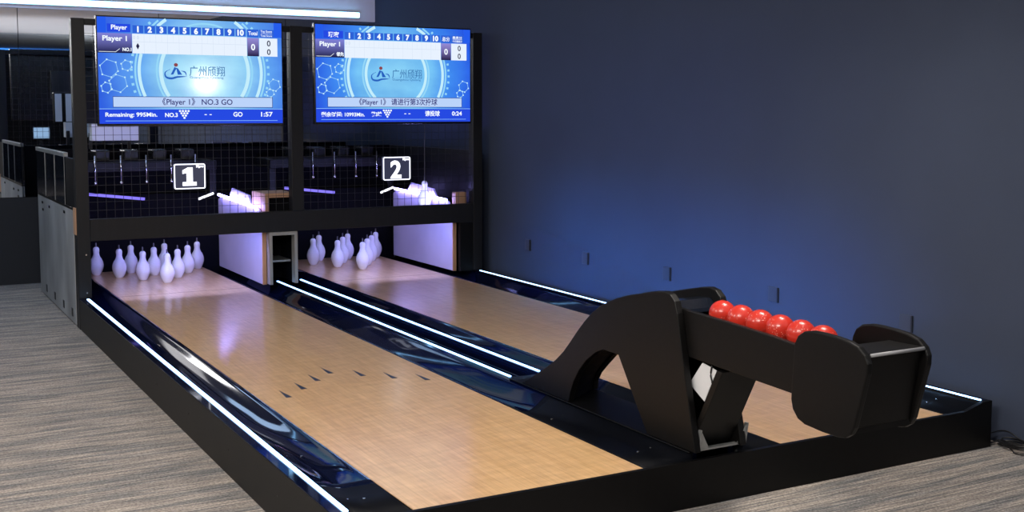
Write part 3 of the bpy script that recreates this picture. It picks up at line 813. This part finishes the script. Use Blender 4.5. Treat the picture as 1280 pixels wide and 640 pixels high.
    a_, b_, c_, d_ = (('Remaining: 995Min.', 'NO.3', 'GO', '1:57') if lang == 'en' else ('剩余时间: 10993Min.', '第3球', '请投球', '0:24'))
    place_text(bm, a_, X(0.030), y3, Z(0.920), ph*0.054, 1, 0.0010, align='LEFT', fitw=pw*0.270)
    place_text(bm, b_, X(0.375), y3, Z(0.918), ph*0.054, 1, 0.0012, fitw=pw*0.068)
    place_text(bm, '- -', X(0.575), y3, Z(0.915), ph*0.060, 1, 0.0008, fitw=pw*0.04)
    place_text(bm, c_, X(0.742), y3, Z(0.912), ph*0.062, 1, 0.0012, fitw=pw*(0.052 if lang == 'en' else 0.10))
    place_text(bm, d_, X(0.908), y3, Z(0.912), ph*0.062, 1, 0.0012, fitw=pw*0.068)
    for row in range(4):
        for k in range(4-row):
            u = 0.445+(k-(3-row)/2)*0.0155; v = 0.880+row*0.022
            quadw(bm, [(u+0.0062*math.cos(2*PI*q/10), v+0.0102*math.sin(2*PI*q/10)) for q in range(10)][::-1], 1, y3)
    obj('status_bar', bm, [E_['deep'], E_['text_white'], E_['edge'], E_['hex']], scr)
    bm = bmesh.new(); bx(bm, x0+w*0.48, x0+w*0.52, y-0.001, y+0.0, z1-h+0.002, z1-h+0.006); obj('power_light', bm, M['bezel'], t)
    return t
tv('left score screen in English reading NO.3 GO above the left lane', -0.152, 2.078, 1.374, 'en', 0.56,
   [(0.565, 0.41, 0.035), (0.545, 0.58, 0.030)], [(168, 224, 250), (140, 206, 250), (92, 162, 246), (44, 98, 232)])
tv('right score screen in Chinese above the right lane', 1.474, 2.084, 1.374, 'cn', 0.50,
   [(0.505, 0.33, 0.030), (0.505, 0.53, 0.030)], [(132, 206, 250), (112, 192, 250), (62, 140, 246), (22, 66, 230)])

# ------------------------------------------------------------------ ball rack
RX0, RX1 = 1.222, 1.490
rk = thing('ball_rack', 'sculpted black ball rack reaching forward over the front board', 'ball rack', (1.35, 0.4, 0.03))
arch = [(-0.030, 0.036), (0.045, 0.340), (0.100, 0.585), (0.118, 0.632), (0.150, 0.656), (0.190, 0.664), (0.250, 0.657), (0.345, 0.636), (0.450, 0.612), (0.535, 0.588),
        (0.600, 0.563), (0.670, 0.532), (0.740, 0.488), (0.800, 0.440), (0.860, 0.385), (0.920, 0.325), (0.980, 0.268), (1.050, 0.215), (1.130, 0.165),
        (1.210, 0.120), (1.290, 0.080), (1.345, 0.052), (1.380, 0.036),
        (0.930, 0.036), (0.915, 0.085), (0.885, 0.145), (0.840, 0.205), (0.780, 0.262), (0.700, 0.315), (0.640, 0.338), (0.520, 0.336), (0.425, 0.206), (0.300, 0.036)]
arch_far = arch[:23]+[(1.080, 0.036), (1.075, 0.080), (1.045, 0.125), (0.985, 0.178), (0.920, 0.232), (0.830, 0.290), (0.690, 0.337), (0.520, 0.336), (0.425, 0.206), (0.300, 0.036)]
for x0, pts in ((RX0, arch), (RX1-0.032, arch_far)):
    bm = bmesh.new(); prism_x(bm, pts, x0, x0+0.032)
    obj('arched_side', bm, M['rack_black'], rk, bevel=0.004, seg=3)
# cover sheet between the arched sides, a little below their edge
bm = bmesh.new()
crv = [(0.135, 0.590), (0.175, 0.622), (0.250, 0.617), (0.345, 0.596), (0.450, 0.572), (0.535, 0.548), (0.600, 0.523), (0.670, 0.492), (0.740, 0.448), (0.800, 0.400),
       (0.860, 0.345), (0.920, 0.285), (0.980, 0.228), (1.050, 0.175), (1.130, 0.125), (1.230, 0.080), (1.300, 0.050)]
low = [(y-0.010, z-0.014) for y, z in crv]
prism_x(bm, crv+low[::-1], RX0+0.033, RX1-0.033)
obj('curved_cover', bm, M['gloss_black'], rk)
# inner lining of the arch opening
bm = bmesh.new()
near = [(0.935, 0.038), (0.920, 0.088), (0.890, 0.150), (0.846, 0.212), (0.785, 0.270), (0.703, 0.324), (0.640, 0.347), (0.522, 0.346)]
farc = [(1.085, 0.038), (1.080, 0.084), (1.050, 0.131), (0.990, 0.185), (0.925, 0.240), (0.835, 0.299), (0.690, 0.346), (0.522, 0.346)]
rows = []
for dy, dz in ((0, 0), (0.010, 0.012)):
    rows.append([bm.verts.new((RX0+0.033, y+dy, z+dz)) for y, z in near]); rows.append([bm.verts.new((RX1-0.033, y+dy, z+dz)) for y, z in farc])
for k in range(len(near)-1):
    for a, b in ((rows[0], rows[1]), (rows[3], rows[2]), (rows[2], rows[0]), (rows[1], rows[3])):
        bm.faces.new((a[k], a[k+1], b[k+1], b[k]))
bm.faces.new((rows[0][0], rows[1][0], rows[3][0], rows[2][0])); bm.faces.new((rows[0][-1], rows[2][-1], rows[3][-1], rows[1][-1]))
bmesh.ops.recalc_face_normals(bm, faces=bm.faces[:])
obj('arch_lining', bm, M['pit_cloth'], rk)
# leg lining that closes the front leg
bm = bmesh.new()
prism_x(bm, [(0.300, 0.038), (0.425, 0.208), (0.515, 0.328), (0.500, 0.335), (0.405, 0.212), (0.285, 0.038)], RX0+0.033, RX1-0.033)
obj('leg_lining', bm, M['rack_black'], rk)
arm = [(0.140, 0.602), (0.140, 0.412), (-0.60, 0.386), (-0.80, 0.384), (-0.80, 0.556), (-0.60, 0.567), (-0.42, 0.580), (-0.16, 0.592)]
for x0 in (RX0+0.012, RX1-0.012-0.022):
    a0 = RX0+0.0325 if x0 < 1.3 else RX1-0.0325-0.022
    bm = bmesh.new(); prism_x(bm, [(y if y > 0 else y, z) for y, z in arm], a0-0.0, a0+0.022)
    obj('arm', bm, M['rack_black'], rk, bevel=0.003)
# ball tray between the arms
bm = bmesh.new()
prism_x(bm, [(0.130, 0.545), (-0.78, 0.530), (-0.78, 0.518), (0.130, 0.533)], RX0+0.056, RX1-0.056)
obj('ball_tray', bm, M['gloss_black'], rk)
# rounded plates around the end box
head = [(-0.600, 0.560), (-0.603, 0.590), (-0.618, 0.618), (-0.648, 0.638), (-0.690, 0.647), (-0.740, 0.648), (-0.800, 0.646), (-0.860, 0.640), (-0.905, 0.628), (-0.935, 0.606), (-0.948, 0.578), (-0.947, 0.545),
        (-0.895, 0.352), (-0.880, 0.325), (-0.855, 0.308), (-0.820, 0.302), (-0.740, 0.303), (-0.660, 0.309), (-0.625, 0.322), (-0.600, 0.350), (-0.590, 0.385), (-0.592, 0.450)]
for x0 in (RX0-0.018, RX1-0.006):
    bm = bmesh.new(); prism_x(bm, head, x0, x0+0.026)
    obj('end_plate', bm, M['rack_black'], rk, bevel=0.006, seg=3)
bm = bmesh.new()
prism_x(bm, [(-0.925, 0.592), (-0.880, 0.345), (-0.862, 0.345), (-0.905, 0.592)], RX0+0.009, RX1-0.007)
obj('end_board', bm, M['rack_black'], rk)
bm = bmesh.new()
prism_x(bm, [(-0.932, 0.608), (-0.930, 0.594), (-0.780, 0.590), (-0.780, 0.604)], RX0+0.009, RX1-0.007)
obj('end_shelf', bm, M['rack_black'], rk)
bm = bmesh.new(); cyl(bm, (RX0+0.010, -0.934, 0.602), (RX1-0.008, -0.934, 0.602), 0.0065, 10)
obj('end_lip', bm, M['lip_grey'], rk, smooth=True)['label'] = 'pale rounded edge strip'
bm = bmesh.new()
prism_x(bm, [(-0.600, 0.325), (-0.880, 0.325), (-0.880, 0.344), (-0.600, 0.344)], RX0+0.009, RX1-0.007)
obj('end_floor', bm, M['rack_black'], rk)
# sloping brace board under the arms
bm = bmesh.new()
prism_x(bm, [(0.035, 0.040), (0.065, 0.040), (-0.115, 0.388), (-0.150, 0.386)], RX0+0.034, RX1-0.034)
obj('brace_board', bm, M['rack_black'], rk, bevel=0.002)
# steel channel and gussets at the foot
bm = bmesh.new()
bx(bm, RX0+0.034, RX1+0.012, -0.012, 0.012, 0.0365, 0.044)
for x in (RX0+0.034, RX1+0.006):
    prism_x(bm, [(-0.012, 0.0445), (0.012, 0.0445), (-0.005, 0.125), (-0.025, 0.125)], x, x+0.006)
for xa, xb in ((RX0+0.041, RX0+0.085), (RX1+0.005, RX1-0.035)):
    v = [bm.verts.new(p) for p in ((xa, -0.010, 0.0446), (xb, -0.010, 0.0446), (xa, -0.020, 0.118))]
    v2 = [bm.verts.new(p) for p in ((xa, -0.006, 0.0446), (xb, -0.006, 0.0446), (xa, -0.016, 0.118))]
    bm.faces.new(v); bm.faces.new(v2[::-1])
    for i in range(3): j = (i+1) % 3; bm.faces.new((v[i], v[j], v2[j], v2[i]))
bmesh.ops.recalc_face_normals(bm, faces=bm.faces[:])
obj('steel_foot_bracket', bm, M['steel'], rk)
bm = bmesh.new()
prism_x(bm, [(-0.010, 0.398), (0.072, 0.297), (-0.026, 0.243), (-0.100, 0.383)], RX0+0.046, RX0+0.050)
obj('grey_inner_plate', bm, M['white_panel'], rk)['label'] = 'pale grey metal plate'
bm = bmesh.new(); tube(bm, catmull([(RX0+0.042, -0.075, 0.40), (RX0+0.042, -0.068, 0.36), (RX0+0.042, -0.078, 0.33), (RX0+0.042, -0.07, 0.29)], 5), 0.0035)
obj('cable', bm, M['cable'], rk, smooth=True)

# red balls
bl = ['red ball at the inner end of the row, next to the arched rack sides', 'second red ball from the arched rack sides',
      'third red ball from the arched rack sides', 'third red ball from the outer end of the rack',
      'second red ball from the outer end of the rack', 'red ball half hidden behind the rounded end plate']
b0 = None; bp = [-0.045, -0.158, -0.270, -0.382, -0.494, -0.606]
for i, y in enumerate(bp):
    z = 0.5985-0.0165*0 + (0.0165*(y-0.0))*0 ; z = 0.5975+0.0165*y
    loc = (1.338, y, z)
    if b0 is None:
        bm = bmesh.new(); bmesh.ops.create_uvsphere(bm, u_segments=40, v_segments=24, radius=0.0545, matrix=Matrix.Translation(loc))
        b0 = obj('bowling_ball', bm, M['ball'], None, smooth=True, org=loc)
        tag(b0, bl[0], 'ball', 'red balls in the rack')
        b0.location = loc
    else:
        c = b0.copy(); C.objects.link(c); c.location = loc; c.rotation_euler = (random.uniform(0, 6), random.uniform(0, 6), random.uniform(0, 6)); c['label'] = bl[i]

# ------------------------------------------------------------------ cables on the carpet by the wall
def cable_pile():
    rnd = random.Random(3)
    lb = ['black cable coiled in loops on the carpet at the right front corner', 'thin black cable straggling forward from the coil by the wall',
          'black cable running up against the foot of the blue wall']
    P = []
    cx, cy = 3.058, -0.115
    pts = []
    for k in range(34):
        a = k*0.95; r = 0.026+0.012*rnd.random()
        px = cx+r*1.0*math.cos(a)-0.002; py = cy+(0.07+0.03*rnd.random())*math.sin(a)
        pts.append((min(px, 3.092), py, FZ+0.006+0.0014*k*0.7+0.012*rnd.random()))
    bm = bmesh.new(); tube(bm, catmull(pts, 5), 0.0034, 6)
    tag(obj('cable', bm, M['cable'], None, smooth=True, org=(cx, cy, FZ)), lb[0], 'cable')
    pts = [(3.05, 0.02, FZ+0.005), (3.035, -0.05, FZ+0.03), (3.03, -0.12, FZ+0.005), (3.00, -0.16, FZ+0.005), (3.03, -0.22, FZ+0.005), (3.075, -0.26, FZ+0.005), (3.07, -0.36, FZ+0.005), (3.06, -0.55, FZ+0.005)]
    bm = bmesh.new(); tube(bm, catmull(pts, 6), 0.0032, 6)
    tag(obj('cable', bm, M['cable'], None, smooth=True, org=(cx, cy, FZ)), lb[1], 'cable')
    pts = [(3.06, 0.25, FZ+0.005), (3.08, 0.1, FZ+0.02), (3.090, -0.03, FZ+0.070), (3.088, -0.14, FZ+0.045), (3.090, -0.22, FZ+0.085), (3.088, -0.30, FZ+0.05), (3.09, -0.5, FZ+0.01)]
    bm = bmesh.new(); tube(bm, catmull(pts, 6), 0.0032, 6)
    tag(obj('cable', bm, M['cable'], None, smooth=True, org=(cx, cy, FZ)), lb[2], 'cable')
cable_pile()

# ------------------------------------------------------------------ far end of the room (seen only in the mirror)
t = thing('control_box', 'white control boxes on the back of the pin machine, seen below the left screen', 'control box', (0.25, 7.08, 1.06))
bm = bmesh.new()
bx(bm, 0.02, 0.20, 7.03, 7.12, 1.285, 1.57)
obj('black_box', bm, M['dark_plastic'], t, bevel=0.004)
box('white_box', (0.12, 0.52, 7.00, 7.135, 1.135, 1.282), M['white_panel'], t, bevel=0.004)
for a, b in ((0.03, 0.092), (0.128, 0.19)): box('rear_plate', (a, b, 7.1205, 7.128, 1.29, 1.56), M['white_panel'], t)
for x in (0.12, 0.45): box('support', (x, x+0.03, 7.165, 7.185, 1.061, 1.20), M['wire'], t); box('foot', (x, x+0.03, 7.1365, 7.164, 1.14, 1.19), M['wire'], t)
t = thing('desk', 'dark counter reflected in the mirror beyond the side cabinet', 'counter', (1.0, -5.6, FZ))
bm = bmesh.new(); bx(bm, 0.4, 2.4, -5.9, -5.4, 0.66, 0.70); bx(bm, 0.45, 0.5, -5.88, -5.42, FZ, 0.66); bx(bm, 2.3, 2.35, -5.88, -5.42, FZ, 0.66); bx(bm, 0.5, 2.3, -5.88, -5.85, FZ, 0.66)
obj('counter_body', bm, M['dark_plastic'], t)
t = thing('monitor', 'small pale blue screen reflected in the mirror above the side cabinet', 'screen', (1.5, -5.6, 0.70))
box('housing', (1.37, 1.69, -5.66, -5.62, 0.82, 1.06), M['bezel'], t)
box('display', (1.385, 1.675, -5.619, -5.617, 0.835, 1.045), M['pale_screen'], t)
bm = bmesh.new(); bx(bm, 1.49, 1.55, -5.67, -5.65, 0.715, 0.80); bx(bm, 1.42, 1.62, -5.72, -5.58, 0.702, 0.714); obj('stand', bm, M['dark_plastic'], t)
t = thing('neon_light', 'blue upright neon strip reflected at the left edge of the mirror', 'light', (0.80, -5.0, FZ))
box('neon_tube', (0.79, 0.83, -5.02, -5.0, 1.2, 2.45), M['blue_neon'], t)
bm = bmesh.new(); bx(bm, 0.78, 0.84, -5.06, -5.021, FZ+0.021, 2.5); bx(bm, 0.65, 0.97, -5.2, -4.9, FZ, FZ+0.02); obj('stand', bm, M['dark_plastic'], t)
t = thing('cove_light', 'thin blue light line along the far wall reflected below the ceiling', 'light', (0, YF+0.03, 2.70))
box('light_tube', (XL+0.5, RW-0.3, YF+0.002, YF+0.03, 2.64, 2.75), M['far_line'], t)

# ------------------------------------------------------------------ lights
def area(name, loc, target, sx, sy, power, col, spread=PI):
    l = bpy.data.lights.new(name, 'AREA'); l.shape = 'RECTANGLE'; l.size = sx; l.size_y = sy; l.energy = power; l.color = col; l.spread = spread
    o = bpy.data.objects.new(name, l); C.objects.link(o); o.location = loc
    o.rotation_euler = (Vector(target)-Vector(loc)).to_track_quat('-Z', 'Y').to_euler(); return o
area('ceiling_light', (-1.3, -1.6, 2.7), (0.9, 0.9, 0), 1.6, 0.8, 132, (1.0, 0.94, 0.86))
area('ceiling_light', (1.85, -0.1, 2.7), (1.75, 0.5, 0), 0.5, 0.9, 24, (1.0, 0.93, 0.84), math.radians(115))
area('ceiling_light', (-3.2, 1.0, 2.7), (-2.6, 1.6, 0), 1.2, 1.2, 132, (1.0, 0.94, 0.88))
area('ceiling_light', (-1.4, 3.3, 2.7), (1.4, 3.6, 0), 1.8, 2.2, 46, (1.0, 0.93, 0.86))  # extra unseen fill, added to lift the dim far lanes
area('ceiling_light', (-1.6, 5.8, 2.7), (-1.5, 5.9, 0), 1.0, 1.0, 22, (0.55, 0.75, 1.0))
area('added_ceiling_fill', (0.6, -1.6, 2.25), (0.6, -1.6, 3), 4.0, 4.0, 31, (0.95, 0.95, 1.0))  # no fixture: unseen upward fill added to brighten the mirrored ceiling
area('added_blue_wall_fill', (-4.6, 3.0, 1.35), (3.1, 2.6, 0.22), 3.4, 0.2, 14, (0.06, 0.30, 1.0), math.radians(13))  # unseen source added for the blue glow low on the right wall
area('added_blue_wall_fill', (-4.6, 3.4, 1.55), (3.1, 2.6, 0.75), 3.0, 0.5, 6.5, (0.10, 0.30, 1.0), math.radians(26))  # second added source, broader and weaker, carries the blue higher
t = thing('wall_lamp', 'round white wall lamp whose glare shows in the left score screen', 'lamp', (RW, -3.70, 1.81))
bm = bmesh.new(); cyl(bm, (RW-0.001, -3.70, 1.81), (RW-0.05, -3.70, 1.81), 0.07, 24); obj('backplate', bm, M['steel'], t)
bm = bmesh.new(); bmesh.ops.create_uvsphere(bm, u_segments=24, v_segments=16, radius=0.15, matrix=Matrix.Translation((RW-0.195, -3.70, 1.81)))
obj('globe', bm, emis('globe_glow', (1.0, 0.97, 0.90), 60.0), t, smooth=True)


w = bpy.data.worlds.new('world'); bpy.context.scene.world = w; w.use_nodes = True
w.node_tree.nodes['Background'].inputs[0].default_value = (0.10, 0.13, 0.2, 1); w.node_tree.nodes['Background'].inputs[1].default_value = 0.02

# ------------------------------------------------------------------ camera
cam = bpy.data.cameras.new('camera'); co = bpy.data.objects.new('camera', cam); C.objects.link(co)
f, cx, cy, cz, yaw, pitch, roll, ppy = 1462.37, -1.65844, -3.68054, 1.40897, 0.50915, 0.08612, 0.00153, 263.72
F = Vector((math.sin(yaw)*math.cos(pitch), math.cos(yaw)*math.cos(pitch), -math.sin(pitch)))
R = F.cross(Vector((0, 0, 1))).normalized(); U = R.cross(F)
R2 = R*math.cos(roll)+U*math.sin(roll); U2 = -R*math.sin(roll)+U*math.cos(roll)
mw = Matrix((R2, U2, -F)).transposed().to_4x4(); mw.translation = Vector((cx, cy, cz))
co.matrix_world = mw
cam.sensor_width = 36; cam.sensor_fit = 'HORIZONTAL'; cam.lens = f/1280*36; cam.shift_y = -(320-ppy)/1280; cam.clip_start = 0.05
sc = bpy.context.scene; sc.camera = co
sc.view_settings.view_transform = 'Standard'; sc.view_settings.look = 'None'; sc.view_settings.gamma = 1; sc.view_settings.exposure = 0
try: sc.view_settings.use_curve_mapping = False
except Exception: pass
